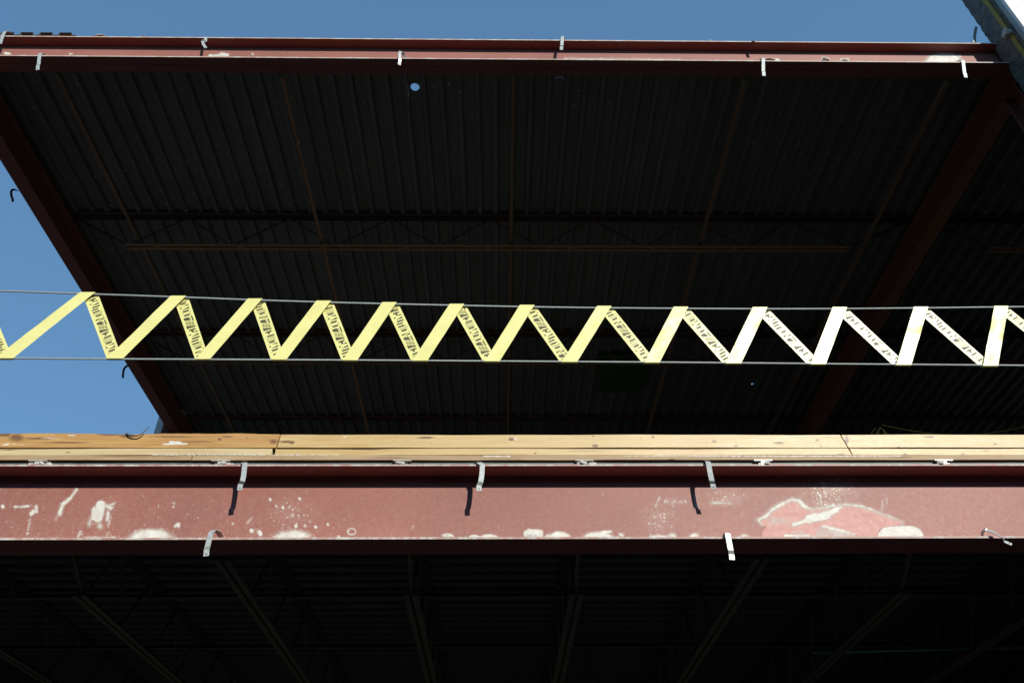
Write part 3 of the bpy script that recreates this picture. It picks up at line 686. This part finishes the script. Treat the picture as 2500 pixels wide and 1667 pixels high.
clip('strap_clip', F([(1857, 147), (1861, 142.5), (1863.5, 143), (1863.6, 173), (1864.6, 176), (1865, 186)], 4.05, 3.99, 3.955, 3.955, 3.97, 3.97), 'strap clip on the roof beam bottom flange, second from the right', dirv=(1, 0, -.03))
clip('strap_clip', F([(2337, 151), (2345, 147), (2351, 147), (2354.6, 178.6), (2356.5, 182), (2358, 190)], 4.07, 4.0, 3.955, 3.955, 3.957, 3.957), 'strap clip on the roof beam bottom flange, rightmost', dirv=(1, 0, -.1))
clip('strap_clip', F([(1834, 103), (1840, 100), (1848, 100.5)], 4.05, 3.98, 3.93), 'flat stub of a strap clip on the roof beam top flange, seen edge on', dirv=(1, 0, 0), hole=False)
clip('strap_clip', F([(2379.5, 104), (2379.5, 90), (2381, 78), (2384, 66)], 4.03, 4.03, 4.03, 4.02), 'dull strap standing up from the roof beam beside the grey wall edge', hole=False, mat='galvanised_old', w=.026)
clip('bent_hook', [(44, 466, 0), (38, 463.5, 0), (31, 463, 0), (27, 468, 0), (28, 480, 0), (31, 486, 0), (31, 493, 0)], 'dark bent hook sticking out of the left girder against the sky, upper one', X=-4.96, mat='dark_strap', hole=False, cat='hook', grp='hooks on the left girder', dirv=(.6, 1, 0), w=.022, th=.004)
clip('bent_hook', [(313, 892, 0), (307, 895, 0), (303, 900, 0), (300.5, 911, 0), (300, 923, 0)], 'dark bent hook below the left girder against the sky, lower one', X=-4.96, mat='dark_strap', hole=False, cat='hook', grp='hooks on the left girder', dirv=(.6, 1, 0), w=.028, th=.005)
clip('bent_strap', [(433, 1003, 0), (444.6, 1000, 0), (449, 1006, 0), (454, 1013, 0)], 'small pale bent strap on the far end of the left girder', X=-4.70, mat='galvanised', hole=False, cat='strap', grp=None, dirv=(.3, 1, .3), w=.02, th=.004)
clip('bark_strip', F([(308, 1057), (314, 1062), (325, 1064.5), (338, 1063), (347, 1058), (355, 1050), (364, 1041)], 3.99, 3.985, 3.982, 3.98, 3.98, 3.98, 3.98), 'dark curled strip of bark peeling off the orange board', mat='dark_strap', hole=False, cat='bark strip', grp=None, dirv=(.2, .6, 1), w=.008, th=.004)
clip('metal_scrap', F([(1352, 192), (1362, 189), (1372, 188), (1377, 196)], 4.20, 4.19, 4.18, 4.18), 'pale scrap of bent sheet metal under the roof beam, right of the middle', mat='galvanised', hole=False, cat='metal scrap', grp=None, dirv=(0, 1, .5), w=.03)

# ------------------------------------------------------------------ wire ropes and tape
YW = 4.05
def interp(pts, xs):
    xp = [p[0] for p in pts]; yp = [p[1] for p in pts]; return np.interp(xs, xp, yp)
def wire(pts, label):
    a, b = -200, 2700
    ends = [W(a, interp(pts, [a])[0], Y=YW), W(b, interp(pts, [b])[0], Y=YW)]
    L = (ends[1]-ends[0]).length; n = int(L/.0042)
    px = np.linspace(a, b, 60); py = interp(pts, px)
    c = [W(x, y, Y=YW) for x, y in zip(px, py)]; cx = np.array([p.x for p in c]); cz = np.array([p.z for p in c])
    for _ in range(3): cz[1:-1] = (cz[:-2]+2*cz[1:-1]+cz[2:])/4
    xs = np.linspace(cx[0], cx[-1], n); zs = np.interp(xs, cx, cz)
    t_ = thing('wire_rope', label, 'wire rope', (0, YW, float(cz.mean())), 'wire ropes across the opening')
    for k in range(3):
        ph = 2*math.pi*k/3
        pts_ = [(x, YW+.0034*math.cos(x/.030*2*math.pi+ph), z+.0034*math.sin(x/.030*2*math.pi+ph)) for x, z in zip(xs, zs)]
        mb = MB(); mb.tube(pts_, .0036, 6); at_parent(mb.build('strand', 'wire_steel', None, smooth=True), t_)
    return t_
WU = [(-200, 706), (0, 710), (234, 718.5), (455, 726), (641, 733.5), (830, 739.2), (1080, 745.2), (1330, 750.3), (1500, 752.3), (1660, 753.6), (1850, 754.6), (2053, 754.4), (2267, 752.3), (2500, 749.4), (2700, 747)]
WL = [(-200, 873), (0, 874.5), (321, 876.6), (840, 879), (1259, 882), (1670, 885), (2053, 888.8), (2500, 892.5), (2700, 895)]
wire(WU, 'upper twisted steel wire rope, across the top of the zigzag tape')
wire(WL, 'lower twisted steel wire rope, across the bottom of the zigzag tape')

T = [(-80, -42, 711)]+[(196.4, 234, 715.4), (418, 455, 724.3), (606, 641, 731), (773, 809, 736.2), (933.6, 968.6, 739.8), (1098, 1133.6, 744), (1269, 1305, 746.6), (1457.5, 1492.5, 749), (1644, 1679.6, 751), (1837, 1873, 751.8), (2032, 2067, 751.8), (2230, 2265, 751), (2426, 2460, 749), (2640, 2675, 747)]
Bm = [(-11, 34, 876.2), (262.5, 302, 876.6), (478.6, 514, 878), (664, 700, 879.3), (837, 873, 880.8), (1007.5, 1044, 881.8), (1183.6, 1220, 883.3), (1372, 1409, 884.7), (1573, 1610, 886.3), (1771, 1809, 888), (1978, 2015, 890), (2187, 2223.6, 892), (2398.6, 2435, 894.4), (2615, 2652, 896)]
tape = thing('caution_tape', 'yellow barrier tape with black lettering zigzagging between two wire ropes', 'barrier tape', (0, YW, 2.9))
def strip(tl, tr, bl_, br_, n, y_of, wr, seed, name, nu=5):
    """tape length from the bottom edge bl-br to the top edge tl-tr"""
    v = []; f = []
    for i in range(n+1):
        t_ = i/n; a = bl_.lerp(tl, t_); b = br_.lerp(tr, t_)
        for j in range(nu+1):
            p = a.lerp(b, j/nu)
            dy = wr*noise.fractal(Vector((t_*3.2+seed*5, j/nu*.7, seed)), .9, 2., 3)*math.sin(math.pi*t_)
            v.append((p.x, y_of(t_)+dy, p.z))
    for i in range(n):
        for j in range(nu): k = i*(nu+1)+j; f.append([k, k+1, k+nu+2, k+nu+1])
    me = bpy.data.meshes.new(name); me.from_pydata(v, [], f); me.polygons.foreach_set('use_smooth', [True]*len(f))
    return me
all_v = []; all_f = []
def add_me(me):
    k = len(all_v); all_v.extend([tuple(v.co) for v in me.vertices]); all_f.extend([[i+k for i in p.vertices] for p in me.polygons]); bpy.data.meshes.remove(me)
def PW(px, py): return W(px, py, Y=YW)
FR = YW-.0095; BK = YW+.0095
GL = {  # ink shapes of a condensed knocked-out alphabet: the letters themselves are bare tape
 'C': (1, [[(.28, .2), (.6, .08), (.6, .36), (1., .36), (1., .60), (.6, .60), (.6, .92), (.28, .82)]]),
 'A': (1.05, [[(.02, 1), (.30, 1), (.04, .35)], [(.62, 1), (1.0, 1), (.98, .15)], [(.34, 0), (.62, 0), (.58, .22), (.40, .22)]]),
 'U': (1, [[(.33, 1), (.67, 1), (.67, .22), (.5, .10), (.33, .22)]]),
 'T': (.9, [[(-.04, 0), (.30, 0), (.30, .76), (-.04, .76)], [(.70, 0), (1.04, 0), (1.04, .76), (.70, .76)]]),
 'I': (.5, [[(-.10, 0), (.10, 0), (.10, 1), (-.10, 1)], [(.90, 0), (1.10, 0), (1.10, 1), (.90, 1)]]),
 'O': (1, [[(.30, .3), (.42, .12), (.58, .12), (.70, .3), (.70, .7), (.58, .88), (.42, .88), (.30, .7)], [(-.05, 1), (.12, 1), (-.05, .82)], [(.88, 1), (1.05, 1), (1.05, .82)]]),
 'N': (1.05, [[(.26, 0), (.60, 0), (.26, .80)], [(.40, 1), (.74, 1), (.74, .20)]]),
 'D': (1, [[(.30, .13), (.56, .13), (.70, .3), (.70, .7), (.56, .87), (.30, .87)], [(.90, 0), (1.04, 0), (1.04, .2)], [(.90, 1), (1.04, .8), (1.04, 1)]])}
tips = {1: (240, 804, 1), 2: (451.9, 794.4, 0), 3: (638.8, 799.5, 1), 4: (817.9, 821.4, 0), 5: (991.8, 841.8, 1), 6: (1118.7, 766.6, 1), 7: (1306.8, 798.2, 0), 8: (1512, 814, 1), 9: (1724, 834, 0), 10: (1936.8, 844.6, 1), 11: (2144, 857, 0), 12: (2347.9, 845, 1), 0: (-20, 815, 0), 13: (2440, 765, 1)}
def clip_poly(v, f, s0, s1):
    bm = bmesh.new(); vs = [bm.verts.new((a, b, 0)) for a, b in v]
    for q in f:
        try: bm.faces.new([vs[i] for i in q])
        except ValueError: pass
    bmesh.ops.bisect_plane(bm, geom=bm.verts[:]+bm.edges[:]+bm.faces[:], plane_co=(s0, 0, 0), plane_no=(-1, 0, 0), clear_outer=True)
    bmesh.ops.bisect_plane(bm, geom=bm.verts[:]+bm.edges[:]+bm.faces[:], plane_co=(s1, 0, 0), plane_no=(1, 0, 0), clear_outer=True)
    bm.verts.index_update(); V = [(a.co.x, a.co.y) for a in bm.verts]; Fc = [[a.index for a in q.verts] for q in bm.faces]; bm.free(); return V, Fc
WORDS = ('CAUTION', 'CUIDADO')
for i in range(len(T)):
    tl, tr = PW(T[i][0], T[i][2]), PW(T[i][1], T[i][2])
    glare = max(0, (i-7)/6)
    if i > 0:   # plain leg, in front, from Bm[i-1] up to T[i]
        b0, b1 = PW(Bm[i-1][0], Bm[i-1][2]), PW(Bm[i-1][1], Bm[i-1][2])
        add_me(strip(tl, tr, b0, b1, 24, lambda t_: FR, .003+.006*glare, i*1.7, 't'))
        # folded lips around the wires
        for a, b, sg in ((tl, tr, 1), (b0, b1, -1)):
            k = len(all_v); n = 6
            for q in range(n+1):
                an = math.pi*q/n
                off = Vector((0, -math.cos(an)*.0095, sg*math.sin(an)*.0045))
                for p in (a, b): all_v.append((p.x, YW+off.y, p.z+off.z))
            for q in range(n): all_f.append([k+2*q, k+2*q+1, k+2*q+3, k+2*q+2])
    if i < len(Bm):   # printed leg, behind, from T[i] down to Bm[i]
        c0, c1 = PW(Bm[i][0]-2, Bm[i][2]), PW(Bm[i][1]-3, Bm[i][2])
        ta, tb = PW(T[i][0]+4, T[i][2]+1), PW(T[i][1]+4.5, T[i][2]+1)
        add_me(strip(ta, tb, c0, c1, 24, lambda t_: BK, 0.0, i*2.1, 't'))
        if i in tips:
            u = ((c0+c1)/2-(ta+tb)/2); L = u.length; u.normalize()
            vdir = Vector((-u.z, 0, u.x)); vdir = vdir if vdir.x > 0 else -vdir
            w_ = abs((tb-ta).dot(vdir)); o_ = (ta+tb)/2
            def emit(v2, f2, dy, nm, mat):
                V, Fc = clip_poly(v2, f2, .02, L-.012)
                if not Fc: return
                me = bpy.data.meshes.new(nm)
                P3 = [o_+u*a+vdir*b for a, b in V]
                me.from_pydata([(p.x, BK-dy, p.z) for p in P3], [], Fc); o = link(nm, me, mat); at_parent(o, tape)
            tip = PW(tips[i][0], tips[i][1]); s0 = (tip-o_).dot(u); per = 3.75*w_
            lo, hi = -.29*w_, .33*w_; bv = []; bf = []
            for k in (-2, -1, 0, 1, 2):
                s = s0+k*per; word = WORDS[(tips[i][2]+k) % 2]
                if s > L+.1 or s+per < -.1: continue
                def add(pts):
                    kk = len(bv); bv.extend([(s+a*w_, lo+(hi-lo)*b) for a, b in pts]); bf.append(list(range(kk, kk+len(pts))))
                add([(0, 0), (.33, 0), (.30, .4), (.34, .8), (.30, 1), (.25, 1)])
                tot = sum(GL[c_][0] for c_ in word); x0 = .33
                for c_ in word:
                    cw_ = GL[c_][0]/tot*2.62
                    for pl in GL[c_][1]: add([(x0+a*cw_, b) for a, b in pl])
                    x0 += cw_
                add([(2.97, 0), (3.20, 0), (3.35, .56), (2.99, .56)]); add([(2.99, .86), (3.44, .86), (3.49, 1), (2.99, 1)])
                for r_ in range(4): add([(3.03+r_*.10, .56), (3.07+r_*.10, .56), (3.10+r_*.10, .72), (3.06+r_*.10, .74)])
                for q in (3.33, 3.42, 3.52, 3.60):     # slanted lines of tiny print, broken
                    for r0, r1 in ((.05, .28), (.33, .62), (.67, .95)): add([(q+.27*r0, r0), (q+.27*r0+.033, r0), (q+.27*r1+.033, r1), (q+.27*r1, r1)])
                emit(bv, bf, .0012, 'lettering', 'tape_ink'); bv, bf = [], []
me = bpy.data.meshes.new('tape_strip'); me.from_pydata(all_v, [], all_f); me.polygons.foreach_set('use_smooth', [True]*len(all_f))
at_parent(link('tape_strip', me, 'tape_yellow'), tape)

# ------------------------------------------------------------------ front wall at the right, corner wall at the left back
XW = 4.535
yb = lambda px: W(px, 0, X=XW).y
wl = thing('front_wall', 'white faced wall with grey concrete edge and yellow foam seam, top right corner', 'wall', (XW, 4., 0))
lay = [('concrete_edge', yb(2347), yb(2399), 'concrete_grey', 0.), ('foam_seam', yb(2399)-.0, yb(2411), 'foam_yellow', -.004), ('backing_board', yb(2411), yb(2426), 'concrete_grey', .012), ('edge_board', yb(2426), yb(2441), 'board_mint', .004)]
for nm, ya, yb_, mt, dx in lay:
    y0, y1 = min(ya, yb_), max(ya, yb_)
    n = 260; v = []; f = []
    for i in range(n+1):
        z = -1.6+(10.6)*i/n if False else 5.2+3.8*i/n
        amp = .007 if nm == 'concrete_edge' else .006 if nm == 'foam_seam' else .003
        back = y1+(amp*1.6*noise.fractal(Vector((z*14, 1, 4)), .7, 2., 6) if nm == 'concrete_edge' else 0)
        fy = .008*noise.fractal(Vector((z*4, 6, 2)), .8, 2., 4) if nm == 'foam_seam' else 0
        for j in range(7):
            t_ = j/6; y = y0+fy+(back+fy-y0)*t_
            x = XW+dx-amp*.6*noise.fractal(Vector((y*18, z*9, dx*50)), .7, 2., 5)
            v.append((x, y, z))
        v.append((XW+.5, back, z)); v.append((XW+.5, y0, z))
    for i in range(n):
        for j in range(9):
            k = i*9; f.append([k+j, k+(j+1) % 9, k+9+(j+1) % 9, k+9+j])
    f.append(list(range(9))); f.append([n*9+j for j in range(9)])
    me = bpy.data.meshes.new(nm); me.from_pydata(v, [], f)
    bm = bmesh.new(); bm.from_mesh(me); bmesh.ops.recalc_face_normals(bm, faces=bm.faces); bm.to_mesh(me); bm.free()
    o = link(nm, me, mt); at_parent(o, wl)
ym = yb(2441)
mb = MB(); mb.box(XW+.001, 13, ym-.03, ym, -1.6, 9.0); at_parent(mb.build('white_cladding', 'wall_white', None), wl)
mb = MB(); mb.box(XW+.02, 13, ym+.002, 3.99, -1.6, 5.2); mb.box(XW+.51, 13, ym+.002, 4.08, 5.2, 9.0); at_parent(mb.build('wall_core', 'concrete_grey', None), wl)
p = W(378, 1048, Y=10.2)
cw = thing('corner_wall', 'white wall end beyond the back left corner, just above the boards', 'wall', (p.x, 10.3, 2.4))
mb = MB(); mb.box(p.x, p.x+.10, 10.2, 10.5, 2.4, 6.9); at_parent(mb.build('white_cladding', 'wall_white', None), cw)
mb = MB(); mb.box(p.x+.101, p.x+.30, 10.22, 10.5, 2.4, 6.26); mb.box(p.x+.18, p.x+.20, 10.19, 10.22, 2.4, 6.26); at_parent(mb.build('painted_shade_panel', 'concrete_grey', None), cw)  # grey colour stands in for the shaded part of the white wall end

# interior enclosure (real walls of the building shell behind the bays)
mb = MB(); mb.box(-4.6, 13, 13.9, 14.1, -1.6, 6.6); mb.box(12.9, 13.1, 4.1, 13.9, -1.6, 2.3); mb.box(-6.2, -6.0, 4.2, 13.9, -1.6, 2.28); mb.box(-6.0, -4.6, 13.9, 14.1, -1.6, 2.28)
tag(mb.build('back_wall', 'dark_wall', None), 'dark block walls closing the building at the back', 'wall')
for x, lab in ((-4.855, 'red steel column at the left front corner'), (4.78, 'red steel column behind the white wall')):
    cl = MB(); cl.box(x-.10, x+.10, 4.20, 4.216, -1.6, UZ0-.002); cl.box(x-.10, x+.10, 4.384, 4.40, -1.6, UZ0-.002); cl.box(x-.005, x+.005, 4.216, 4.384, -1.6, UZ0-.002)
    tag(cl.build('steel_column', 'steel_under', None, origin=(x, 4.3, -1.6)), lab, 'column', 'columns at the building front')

# ------------------------------------------------------------------ small things in the dark
gs = thing('green_sheet', 'dim green sheet lying flat against the roof deck behind the tape', 'sheet', (0, 0, 0))
q = [W(a, b, Z=ZD-.06) for a, b in ((1458, 868), (1578, 862), (1570, 955), (1462, 958))]
mb = MB(); mb.v = [tuple(p) for p in q]+[(p.x, p.y, p.z+.006) for p in q]; mb.f = [[0, 1, 2, 3], [7, 6, 5, 4]]+[[i, (i+1) % 4, (i+1) % 4+4, i+4] for i in range(4)]; mb.mi = [0]*6
o = mb.build('sheet', 'green_plastic', gs)
YR = 7.0
def smooth(pts, n=6):
    out = []
    for i in range(len(pts)-1):
        p0, p1, p2, p3 = pts[max(i-1, 0)], pts[i], pts[i+1], pts[min(i+2, len(pts)-1)]
        for k in range(n):
            t_ = k/n
            out.append(tuple(.5*((2*b)+(-a+c)*t_+(2*a-5*b+4*c-d)*t_*t_+(-a+3*b-3*c+d)*t_**3) for a, b, c, d in zip(p0, p1, p2, p3)))
    out.append(pts[-1]); return out
rp = thing('yellow_rope', 'yellow rope looped in a bundle and sagging behind the bright boards at the right', 'rope', (0, 0, 0))
mb = MB(); pts = [(2154, 1037), (2180, 1043), (2230, 1052), (2290, 1060), (2340, 1062), (2400, 1059), (2450, 1052), (2500, 1042), (2560, 1030)]
mb.tube([W(a, b, Y=YR) for a, b in smooth(pts)], .006, 6); mb.build('rope_span', 'rope_yellow', rp, smooth=True)
mb = MB()
for k in range(5):
    w_ = 6+k*2.2; pts = [(2150-w_*1.0, 1080), (2150-w_*.55, 1052+k*.8), (2150, 1044+k*.6), (2152+w_*.8, 1052+k*1.2), (2156+w_*1.3, 1080)]
    mb.tube([W(a, b, Y=YR-.02*k) for a, b in smooth(pts)], .005, 6)
mb.tube([W(a, b, Y=YR) for a, b in smooth([(2138, 1045), (2130, 1054), (2122, 1070)])], .005, 6)
mb.build('rope_bundle', 'rope_yellow', rp, smooth=True)

# ------------------------------------------------------------------ light
sd = Vector((.50, -1, .62)).normalized()
sun = bpy.data.lights.new('sun', 'SUN'); sun.energy = 2.75; sun.angle = R(.5); sun.color = (1., .955, .87)
so = bpy.data.objects.new('sun', sun); COL.objects.link(so); so.rotation_euler = sd.to_track_quat('Z', 'Y').to_euler()
wd = bpy.data.worlds.new('World'); S.world = wd; wd.use_nodes = True
nt = wd.node_tree; bgn = nt.nodes['Background']; sk = nt.nodes.new('ShaderNodeTexSky'); sk.sky_type = 'NISHITA'; sk.sun_disc = False
sk.sun_elevation = math.asin(sd.z); sk.sun_rotation = math.atan2(sd.x, sd.y); sk.air_density = .75; sk.dust_density = .0; sk.ozone_density = 1.0; sk.altitude = 200
tint = nt.nodes.new('ShaderNodeMix'); tint.data_type = 'RGBA'; tint.blend_type = 'MULTIPLY'; tint.inputs[0].default_value = 1; tint.inputs[7].default_value = (.67, 1.22, 1.76, 1)
gm = nt.nodes.new('ShaderNodeGamma'); gm.inputs[1].default_value = .4; nt.links.new(sk.outputs[0], gm.inputs[0]); nt.links.new(gm.outputs[0], tint.inputs[6]); nt.links.new(tint.outputs[2], bgn.inputs[0]); bgn.inputs[1].default_value = .10

S.render.engine = 'CYCLES'; S.render.resolution_x = 1024; S.render.resolution_y = 682
S.view_settings.view_transform = 'Standard'; S.view_settings.look = 'None'; S.view_settings.exposure = 1.0; S.view_settings.gamma = 1
S.cycles.max_bounces = 6; S.cycles.diffuse_bounces = 3
